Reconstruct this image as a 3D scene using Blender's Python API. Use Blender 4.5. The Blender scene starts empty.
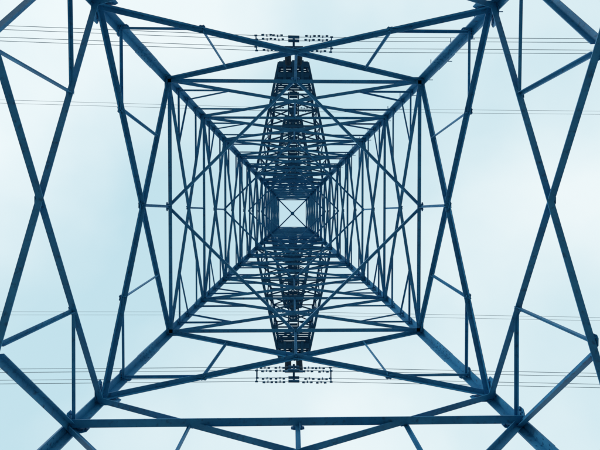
import bpy, math, random
from mathutils import Vector, Matrix
random.seed(7)
S=bpy.context.scene
S.view_settings.view_transform='Standard'; S.view_settings.look='None'; S.view_settings.exposure=0
CZ=1.6; F=433.0
AX,AY=0.095,-0.22      # tower axis relative to the camera
W0,K=4.4,0.1575
ZW=20.0; WW=W0-K*ZW; ZT=32.0; WT=ZT*14.8/F
def w(z):
    if z<=ZW: return W0-K*z
    return WW+(WT-WW)*(z-ZW)/(ZT-ZW)
def zr(r):
    z=W0/(r/F+K)
    if z<=ZW: return z
    k2=(WW-WT)/(ZT-ZW)
    return (WW+k2*ZW)/(r/F+k2)
def P(x,y,z): return Vector((AX+x,AY+y,CZ+z))

# ---------- materials
def mat(name,base,var,rough=.5,metal=0.,scale=3.,rust=None,spec=.5):
    m=bpy.data.materials.new(name); m.use_nodes=True
    n=m.node_tree.nodes; l=m.node_tree.links; b=n['Principled BSDF']
    tc=n.new('ShaderNodeTexCoord'); no=n.new('ShaderNodeTexNoise')
    no.inputs['Scale'].default_value=scale; no.inputs['Detail'].default_value=8; no.inputs['Roughness'].default_value=.65
    l.new(tc.outputs['Object'],no.inputs['Vector'])
    r=n.new('ShaderNodeValToRGB'); r.color_ramp.elements[0].position=.32; r.color_ramp.elements[1].position=.7
    r.color_ramp.elements[0].color=(*base,1); r.color_ramp.elements[1].color=(*var,1)
    l.new(no.outputs['Fac'],r.inputs['Fac'])
    out=r.outputs['Color']
    if rust:
        n2=n.new('ShaderNodeTexNoise'); n2.inputs['Scale'].default_value=scale*6; n2.inputs['Detail'].default_value=10
        l.new(tc.outputs['Object'],n2.inputs['Vector'])
        r2=n.new('ShaderNodeValToRGB'); r2.color_ramp.elements[0].position=.56; r2.color_ramp.elements[1].position=.75
        l.new(n2.outputs['Fac'],r2.inputs['Fac'])
        mx=n.new('ShaderNodeMixRGB'); l.new(r2.outputs['Color'],mx.inputs[0]); l.new(out,mx.inputs[1]); mx.inputs[2].default_value=(*rust,1)
        out=mx.outputs[0]
    l.new(out,b.inputs['Base Color'])
    b.inputs['Roughness'].default_value=rough; b.inputs['Metallic'].default_value=metal
    b.inputs['Specular IOR Level'].default_value=spec
    bp=n.new('ShaderNodeBump'); bp.inputs['Strength'].default_value=.15; bp.inputs['Distance'].default_value=.01
    l.new(no.outputs['Fac'],bp.inputs['Height']); l.new(bp.outputs['Normal'],b.inputs['Normal'])
    return m
STEEL=mat('blue_painted_steel',(.009,.145,.32),(.026,.25,.48),.55,.0,2.5,rust=(.008,.075,.17),spec=.35)
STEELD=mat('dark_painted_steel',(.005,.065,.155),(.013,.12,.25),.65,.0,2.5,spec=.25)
GLASS=mat('insulator_ceramic',(.008,.035,.07),(.012,.05,.09),.3,0,6)
WIRE=mat('aluminium_conductor',(.2,.33,.42),(.3,.43,.52),.5,.0,20)
CONC=mat('concrete',(.25,.25,.24),(.36,.35,.33),.9,0,4)
GRASS=mat('dry_pale_ground',(.16,.175,.17),(.25,.26,.245),.95,0,.6)

# ---------- mesh builder
class MB:
    def __init__(s): s.v=[]; s.f=[]
    def obj(s,name,m,parent=None):
        me=bpy.data.meshes.new(name); me.from_pydata([tuple(x) for x in s.v],[],s.f); me.update()
        o=bpy.data.objects.new(name,me); S.collection.objects.link(o); me.materials.append(m)
        if parent: o.parent=parent
        return o
    def prism(s,p,q,u,v,prof):
        i=len(s.v); n=len(prof)
        for c in (p,q):
            for a,b in prof: s.v.append(c+u*a+v*b)
        for k in range(n):
            s.f.append((i+k,i+(k+1)%n,i+n+(k+1)%n,i+n+k))
        s.f.append(tuple(range(i+n-1,i-1,-1))); s.f.append(tuple(range(i+n,i+2*n)))
    def angle(s,p,q,b,nrm,t=None,flip=False,off=None,centre=True):
        t=t or max(.008,b*.11)
        d=(q-p).normalized(); v=(nrm-d*nrm.dot(d)).normalized(); u=d.cross(v).normalized()
        if flip: u=-u
        if off is None: off=random.uniform(0,.004)
        o=v*off-(u*b*.5 if centre else Vector((0,0,0)))
        s.prism(p+o,q+o,u,v,[(0,0),(b,0),(b,t),(t,t),(t,b),(0,b)])
    def box(s,p,q,u,v,a,b):
        s.prism(p,q,u,v,[(-a,-b),(a,-b),(a,b),(-a,b)])
    def cyl(s,p,q,r,n=8,r2=None):
        d=(q-p).normalized(); h=Vector((0,0,1)) if abs(d.z)<.9 else Vector((1,0,0))
        u=d.cross(h).normalized(); v=d.cross(u); i=len(s.v); r2=r if r2 is None else r2
        for c,rr in((p,r),(q,r2)):
            for k in range(n):
                a=2*math.pi*k/n; s.v.append(c+u*math.cos(a)*rr+v*math.sin(a)*rr)
        for k in range(n): s.f.append((i+k,i+(k+1)%n,i+n+(k+1)%n,i+n+k))
        s.f.append(tuple(range(i+n-1,i-1,-1))); s.f.append(tuple(range(i+n,i+2*n)))
    def plate(s,c,u,v,nrm,a,b,t=.010,bolts=True):
        cc=[(-a,-b*.55),(-a*.55,-b),(a*.55,-b),(a,-b*.55),(a,b*.55),(a*.55,b),(-a*.55,b),(-a,b*.55)]
        s.prism(c-nrm*t,c,u,v,cc)
        if bolts:
            for x in(-.55,.55):
                for y in(-.4,.4):
                    p=c+u*a*x+v*b*y
                    s.cyl(p-nrm*(t+.012),p+nrm*.025,.012,6)

root=bpy.data.objects.new('electricity_pylon',None); S.collection.objects.link(root)
CORN=[(-1,-1),(1,-1),(1,1),(-1,1)]
def corner(i,z): c=CORN[i%4]; ww=w(z); return P(c[0]*ww,c[1]*ww,z)
def fpt(f,a,z):
    A=corner(f,z);B=corner(f+1,z); return A.lerp(B,(a+1)/2)
NRM=[Vector((0,1,0)),Vector((-1,0,0)),Vector((0,-1,0)),Vector((1,0,0))]  # inward
IN=.02
R0=370
legs=MB(); main=MB(); sub=MB(); gus=MB()
zs=[-CZ+.25,zr(R0),zr(199),zr(128),zr(75),14.,ZW,26.,ZT]
for i in range(4):
    cx,cy=CORN[i]
    for a,b in zip(zs[:-1],zs[1:]):
        p=corner(i,a);q=corner(i,b)
        s_=.15 if b<10 else (.14 if b<=ZW else .115)
        t=.018
        u=Vector((-cx,0,0)); v=Vector((0,-cy,0))
        legs.prism(p,q,u,v,[(0,0),(s_,0),(s_,t),(t,t),(t,s_),(0,s_)])
    for z in (zr(240)-.1,zr(150),zr(95),16.,ZW,26.):
        for u,v in((Vector((-cx,0,0)),Vector((0,cy,0))),(Vector((0,-cy,0)),Vector((cx,0,0)))):
            p=corner(i,z-.3)+u*.08+v*.012; q=corner(i,z+.3)+u*.08+v*.012
            legs.box(p,q,u,v,.06,.008)
            for k in range(5):
                c=p.lerp(q,(k+.5)/5)
                for e in(-.032,.032): legs.cyl(c+u*e-v*.038,c+u*e+v*.02,.011,6)
c=CORN[1]
z=1.2
while z<ZT-1:
    p=corner(1,z); k=int(z/.4)%2
    d=Vector((-c[0],0,0)) if k else Vector((0,-c[1],0))
    n=Vector((0,c[1],0)) if k else Vector((c[0],0,0))
    gus.cyl(p+d*.08-n*.02,p+d*.08+n*.16,.009,6); z+=.4

zA=zr(199); z0=zr(R0); zB=zr(128); zC=zr(229)
def diag(f,a1,z1,a2,z2,b,mb,layer=0,flip=False):
    n=NRM[f]; p=fpt(f,a1,z1)+n*(IN+layer); q=fpt(f,a2,z2)+n*(IN+layer)
    mb.angle(p,q,b,n,flip=flip)
def on_diag(f,a1,z1,a2,z2,s):
    return fpt(f,a1,z1).lerp(fpt(f,a2,z2),s)
def gusset(f,pt,a=.16,b=.13,ang=0):
    n=NRM[f]; u=Vector((-n.y,n.x,0)); gus.plate(pt+n*(IN-.002-random.uniform(0,.002)),u,Vector((0,0,1)),n,a,b)
def cross_s(za,zb):
    wa,wb=w(za),w(zb); return wa/(wa+wb)
def seg(f,p,q,b,mb,layer=.03,flip=False):
    n=NRM[f]; mb.angle(p+n*(IN+layer),q+n*(IN+layer),b,n,flip=flip)
for f in range(4):
    zf=-CZ+.5
    for sg in(-1,1):
        diag(f,sg,zf,-sg,z0,.11,main,.0 if sg>0 else .014)
        diag(f,sg,zA,-sg,z0,.095,main,0 if sg>0 else .014,flip=sg>0)
        d1=on_diag(f,sg,zA,-sg,z0,.24)
        seg(f,fpt(f,sg,zC+.03),d1,.05,sub,.02)
        o=on_diag(f,-sg,zA,sg,z0,.715)
        seg(f,d1,o,.055,sub,.036)
        seg(f,fpt(f,sg,zC),on_diag(f,-sg,zA,sg,z0,.735),.09,main,.028,flip=True)
        gusset(f,fpt(f,sg*.95,zC),.12,.09); gusset(f,d1,.06,.045); gusset(f,fpt(f,sg*.94,zA),.16,.13); gusset(f,o,.08,.06)
        diag(f,sg,zA,-sg,zB,.084,main,0 if sg>0 else .014,flip=sg<0)
        d1=on_diag(f,sg,zA,-sg,zB,.26); z1=d1.z-CZ
        seg(f,fpt(f,sg,z1),d1,.045,sub,.02)
        o=on_diag(f,-sg,zA,sg,zB,.77)
        seg(f,d1,o,.045,sub,.036)
        gusset(f,d1,.055,.04); gusset(f,fpt(f,sg*.96,z1),.07,.055)
        gusset(f,fpt(f,sg*.94,zB),.14,.12)
    x=on_diag(f,1,zA,-1,zB,cross_s(zA,zB)); seg(f,x,fpt(f,0,zB),.055,sub,.04); gusset(f,x,.07,.055)
    x0=on_diag(f,1,zA,-1,z0,w(zA)/(w(zA)+w(z0))); gusset(f,x0,.07,.055)
    diag(f,-1,zB,1,zB,.08,main,.03); diag(f,-1,z0,1,z0,.1,main,.03)
    gusset(f,fpt(f,0,zB),.1,.06)
    if f in(0,2):
        diag(f,-1,zC,1,zC,.12,main,.05); seg(f,fpt(f,0,zC),x0,.07,sub,.06)
        gusset(f,fpt(f,0,zC),.1,.06)
def plan(z,kind,b,mb):
    up=Vector((0,0,1))
    if kind=='diamond':
        for f in range(4): mb.angle(fpt(f,0,z)+NRM[f]*.03,fpt((f+1)%4,0,z)+NRM[(f+1)%4]*.03,b,up)
    else:
        mb.angle(corner(0,z),corner(2,z),b,up,off=0); mb.angle(corner(1,z),corner(3,z),b,up,off=.014)
        c=P(0,0,z-.02); mb.prism(c,c-up*.012,Vector((1,0,0)),Vector((0,1,0)),[(-.13,-.13),(.13,-.13),(.13,.13),(-.13,.13)])
plan(zB,'diamond',.06,sub)
rs=[128,93,71,56,46,38.5,33,29,26,23.5,21.5,19.8,18.2,16.6,14.8]
zl=[zr(r) for r in rs]
for k,(a,b) in enumerate(zip(zl[:-1],zl[1:])):
    bd=.075 if k<2 else(.07 if k<6 else .062)
    for f in range(4):
        for sg in(-1,1):
            diag(f,sg,a,-sg,b,bd,main,0 if sg>0 else .012,flip=sg>0)
            if k<4:
                d1=on_diag(f,sg,a,-sg,b,.25); z1=d1.z-CZ
                seg(f,fpt(f,sg,z1),d1,.04,sub,.02)
                d2=on_diag(f,-sg,a,sg,b,.75); z2=d2.z-CZ
                seg(f,fpt(f,sg,z2),d2,.04,sub,.02)
                if k<2: seg(f,fpt(f,sg,(z1+z2)/2),d1,.036,sub,.03)
            gusset(f,fpt(f,sg*.93,b),.10,.08)
        x=on_diag(f,1,a,-1,b,cross_s(a,b)); gusset(f,x,.05,.04)
        diag(f,-1,b,1,b,.065,main,.03)
        if k<2: seg(f,x,fpt(f,0,b),.045,sub,.04)
    if k in(1,3,5): plan(b,'diamond',.05,sub)
plan(ZT,'x',.085,sub)

# ---------- cross arms (along Y)
arms=MB(); ins=MB(); fit=MB()
def arm(zb,L,h,tipw,n):
    for s in(-1,1):
        wb=w(zb); wt=w(zb+h)
        rootb=[P(-wb,s*wb,zb),P(wb,s*wb,zb)]; roott=[P(-wt,s*wt,zb+h),P(wt,s*wt,zb+h)]
        tipb=[P(-tipw,s*L,zb),P(tipw,s*L,zb)]; tipt=[P(-tipw*.9,s*L,zb+.35),P(tipw*.9,s*L,zb+.35)]
        up=Vector((0,0,1))
        for j in(0,1):
            arms.angle(rootb[j],tipb[j],.1,up,flip=(j==0)==(s>0)); arms.angle(roott[j],tipt[j],.085,-up)
        B=[[r.lerp(t,k/n) for r,t in zip(rootb,tipb)] for k in range(n+1)]
        T=[[r.lerp(t,k/n) for r,t in zip(roott,tipt)] for k in range(n+1)]
        for k in range(n+1):
            arms.angle(B[k][0],B[k][1],.065,up,off=.02); arms.angle(T[k][0],T[k][1],.055,up,off=.02)
            for j in(0,1): arms.angle(B[k][j],T[k][j],.055,Vector((1-2*j,0,0)))
            if k<n:
                arms.angle(B[k][0],B[k+1][1],.06,up,off=.035); arms.angle(B[k][1],B[k+1][0],.06,up,off=.05)
                arms.angle(T[k][k%2],T[k+1][1-k%2],.05,up,off=.035)
                for j in(0,1):
                    arms.angle(B[k][j],T[k+1][j],.05,Vector((1-2*j,0,0)),off=.02)
                    if k<n-1: arms.angle(T[k][j],B[k+1][j],.05,Vector((1-2*j,0,0)),off=.035)
        for kk in range(2):
            y=s*(L-.12-kk*.42)
            arms.box(P(-tipw-.05,y,zb-.03),P(tipw+.05,y,zb-.03),Vector((0,1,0)),up,.10,.03)
        arms.box(P(-tipw,s*(L+.012),zb+.17),P(tipw,s*(L+.012),zb+.17),Vector((0,1,0)),up,.012,.2)
        for xx in(-.5,0,.5):
            arms.box(P(xx*tipw*1.2,s*(L-.75),zb-.075),P(xx*tipw*1.2,s*(L+.05),zb-.075),Vector((1,0,0)),up,.06,.015)
        m=int(11*tipw/.6)
        for q in range(m):
            y=s*(L-.2-q*.09)
            ww=tipw+(wb-tipw)*(abs(L-abs(y))/(L-wb))
            arms.box(P(-ww*.92,y,zb+.14),P(ww*.92,y,zb+.14),Vector((0,1,0)),up,.034,.012)
        # lineman's catwalk along the middle of the arm: two stringers and slats
        y0,y1=wb+.05,L-1.2
        for xx in(-.2,.2): arms.box(P(xx,s*y0,zb+.16),P(xx,s*y1,zb+.16),Vector((1,0,0)),up,.03,.04)
        q=y0+.1
        while q<y1:
            arms.box(P(-.165,s*q,zb+.18),P(.165,s*q,zb+.18),Vector((0,1,0)),up,.05,.012); q+=.17
def insul(x,y,zt,ln,r=.13):
    fit.cyl(P(x,y,zt),P(x,y,zt-.22),.022,8)
    n=int((ln-.4)/.146)
    for k in range(n):
        z=zt-.22-k*.146
        ins.cyl(P(x,y,z),P(x,y,z-.05),.045,12,.05)
        ins.cyl(P(x,y,z-.05),P(x,y,z-.085),.06,14,r)
        ins.cyl(P(x,y,z-.085),P(x,y,z-.10),r,14,r*.8)
        ins.cyl(P(x,y,z-.10),P(x,y,z-.146),.03,8)
    fit.cyl(P(x,y,zt-.22-n*.146),P(x,y,zt-ln),.022,8)
XV=Vector((1,0,0));YV=Vector((0,1,0));ZV=Vector((0,0,1))
TILT=math.tan(math.radians(.8))
def conductor_set(y,zt,ln,bundle,rad,name):
    for dx in((-.22,.22) if bundle>2 else (0,)): insul(dx,y,zt-.06,ln)
    zb=zt-.06-ln
    fit.box(P(-.34,y,zb),P(.34,y,zb),YV,ZV,.015,.07)
    fit.box(P(0,y-.3,zb-.06),P(0,y+.3,zb-.06),XV,ZV,.04,.02)
    offs={4:[(-.2,-.08),(.2,-.08),(-.2,-.42),(.2,-.42)],2:[(-.08,-.1),(.08,-.1)],1:[(0,-.1)]}[bundle]
    mb=MB(); LH=170.; SAG=3.6
    for dy,dz in offs:
        pts=[]
        for k in range(-60,61):
            x=LH*(abs(k)/60)**1.6*(1 if k>=0 else -1)
            drop=4*SAG/(2*LH)*abs(x)*(1-abs(x)/(2*LH))
            pts.append(P(x,y+dy+x*TILT,zb+dz-drop))
        for a,b in zip(pts[:-1],pts[1:]): mb.cyl(a,b,rad,6)
        fit.cyl(P(0,y+dy,zb-.06),P(0,y+dy,zb+dz),.02,6)
        fit.box(P(-.2,y+dy-.2*TILT,zb+dz),P(.2,y+dy+.2*TILT,zb+dz),YV,ZV,.035,.05)
        for sx in(-1,1):
            for dd in((.55,1.0) if bundle>2 else(.6,)):
                dd+=random.uniform(-.07,.07)
                x=sx*dd; dr=4*SAG/(2*LH)*dd
                c=P(x,y+dy+x*TILT,zb+dz-dr)
                fit.box(c-ZV*.1,c+ZV*.03,XV,YV,.02,.02)
                fit.cyl(c-ZV*.1-XV*.17,c-ZV*.1+XV*.17,.008,6)
                for e in(-1,1): fit.cyl(c-ZV*.1+XV*e*.1,c-ZV*.1+XV*e*.19,.035,8,.028)
    if bundle>2:
        for sx in(-1,1):
            for dd in (1.35,55,110):
                x=sx*dd; dr=4*SAG/(2*LH)*dd*(1-dd/(2*LH)); cy=y+x*TILT
                q=[P(x,cy+o[0],zb+o[1]-dr) for o in offs]
                for a,b in((0,1),(1,3),(3,2),(2,0)): fit.cyl(q[a],q[b],.014,6)
                for a in q: fit.cyl(a-XV*.05,a+XV*.05,.032,8)
    mb.obj(name,WIRE)
ARMS=[(18.0,6.15,1.5,.6,7),(24.0,5.3,1.3,.45,6),(29.3,3.5,1.1,.4,4)]
for a in ARMS: arm(*a)
for s in(-1,1):
    conductor_set(s*6.0,18.0,1.9,4,.0095,'power_line')
    conductor_set(s*5.15,24.0,1.9,2,.0075,'power_line')
legs.obj('corner_legs',STEEL,root); main.obj('lattice_bracing',STEEL,root); sub.obj('secondary_bracing',STEEL,root)
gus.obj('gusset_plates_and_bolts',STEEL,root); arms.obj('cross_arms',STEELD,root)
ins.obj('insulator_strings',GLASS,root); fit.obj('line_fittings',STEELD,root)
ft=MB()
for i in range(4):
    c=corner(i,-CZ+.2)
    cc=Vector((c.x-CORN[i][0]*.08,c.y-CORN[i][1]*.08,0))
    ft.prism(cc+ZV*-.3,cc+ZV*.4,XV,YV,[(-.45,-.38),(-.38,-.45),(.38,-.45),(.45,-.38),(.45,.38),(.38,.45),(-.38,.45),(-.45,.38)])
ft.obj('concrete_footings',CONC,root)
g=MB(); N=60
for j in range(N+1):
    for i in range(N+1):
        fx=(i/N*2-1);fy=(j/N*2-1)
        x=math.copysign(abs(fx)**3*3000,fx);y=math.copysign(abs(fy)**3*3000,fy)
        d=math.hypot(x,y)
        g.v.append(Vector((x,y,(math.sin(x*.013)*math.cos(y*.017))*min(1,max(0,d-15)/200)*3)))
for j in range(N):
    for i in range(N):
        a=j*(N+1)+i; g.f.append((a,a+1,a+N+2,a+N+1))
g.obj('ground',GRASS)

# ---------- world
W=bpy.data.worlds.new('World'); S.world=W; W.use_nodes=True
n=W.node_tree.nodes;l=W.node_tree.links
bg=n['Background']; bg.inputs['Strength'].default_value=.1
SE,SR=math.radians(32),math.radians(235)
sky=n.new('ShaderNodeTexSky'); sky.sky_type='NISHITA'; sky.sun_disc=False; sky.sun_elevation=SE; sky.sun_rotation=SR
tc=n.new('ShaderNodeTexCoord')
no=n.new('ShaderNodeTexNoise'); no.inputs['Scale'].default_value=1.7; no.inputs['Detail'].default_value=5; no.inputs['Roughness'].default_value=.45
mp=n.new('ShaderNodeMapping'); mp.inputs['Location'].default_value=(3.1,.7,.4)
l.new(tc.outputs['Generated'],mp.inputs['Vector']); l.new(mp.outputs[0],no.inputs['Vector'])
cr=n.new('ShaderNodeValToRGB'); cr.color_ramp.elements[0].position=.34; cr.color_ramp.elements[1].position=.66
cr.color_ramp.elements[0].color=(5.7,7.9,8.7,1); cr.color_ramp.elements[1].color=(8.9,9.7,9.85,1)
l.new(no.outputs['Fac'],cr.inputs['Fac'])
mx=n.new('ShaderNodeMixRGB'); mx.inputs[0].default_value=.95
l.new(sky.outputs[0],mx.inputs[1]); l.new(cr.outputs[0],mx.inputs[2]); l.new(mx.outputs[0],bg.inputs['Color'])
sd=bpy.data.lights.new('sun','SUN'); sd.energy=1.5; sd.angle=math.radians(12); sd.color=(1,.98,.95)
so=bpy.data.objects.new('sun',sd); S.collection.objects.link(so)
dirv=Vector((math.sin(SR)*math.cos(SE),math.cos(SR)*math.cos(SE),math.sin(SE)))
so.rotation_euler=dirv.to_track_quat('Z','Y').to_euler()
cd=bpy.data.cameras.new('camera'); cam=bpy.data.objects.new('camera',cd); S.collection.objects.link(cam)
cd.sensor_width=36; cd.lens=36*F/600; cd.clip_end=8000; cd.clip_start=.05
Fv=Vector((8.8/F,8.5/F,1)).normalized(); U=Vector((0,-1,0)); U=(U-Fv*U.dot(Fv)).normalized(); R=Fv.cross(U)
M=Matrix((( R.x,U.x,-Fv.x,0),(R.y,U.y,-Fv.y,0),(R.z,U.z,-Fv.z,CZ),(0,0,0,1)))
cam.matrix_world=M
S.camera=cam
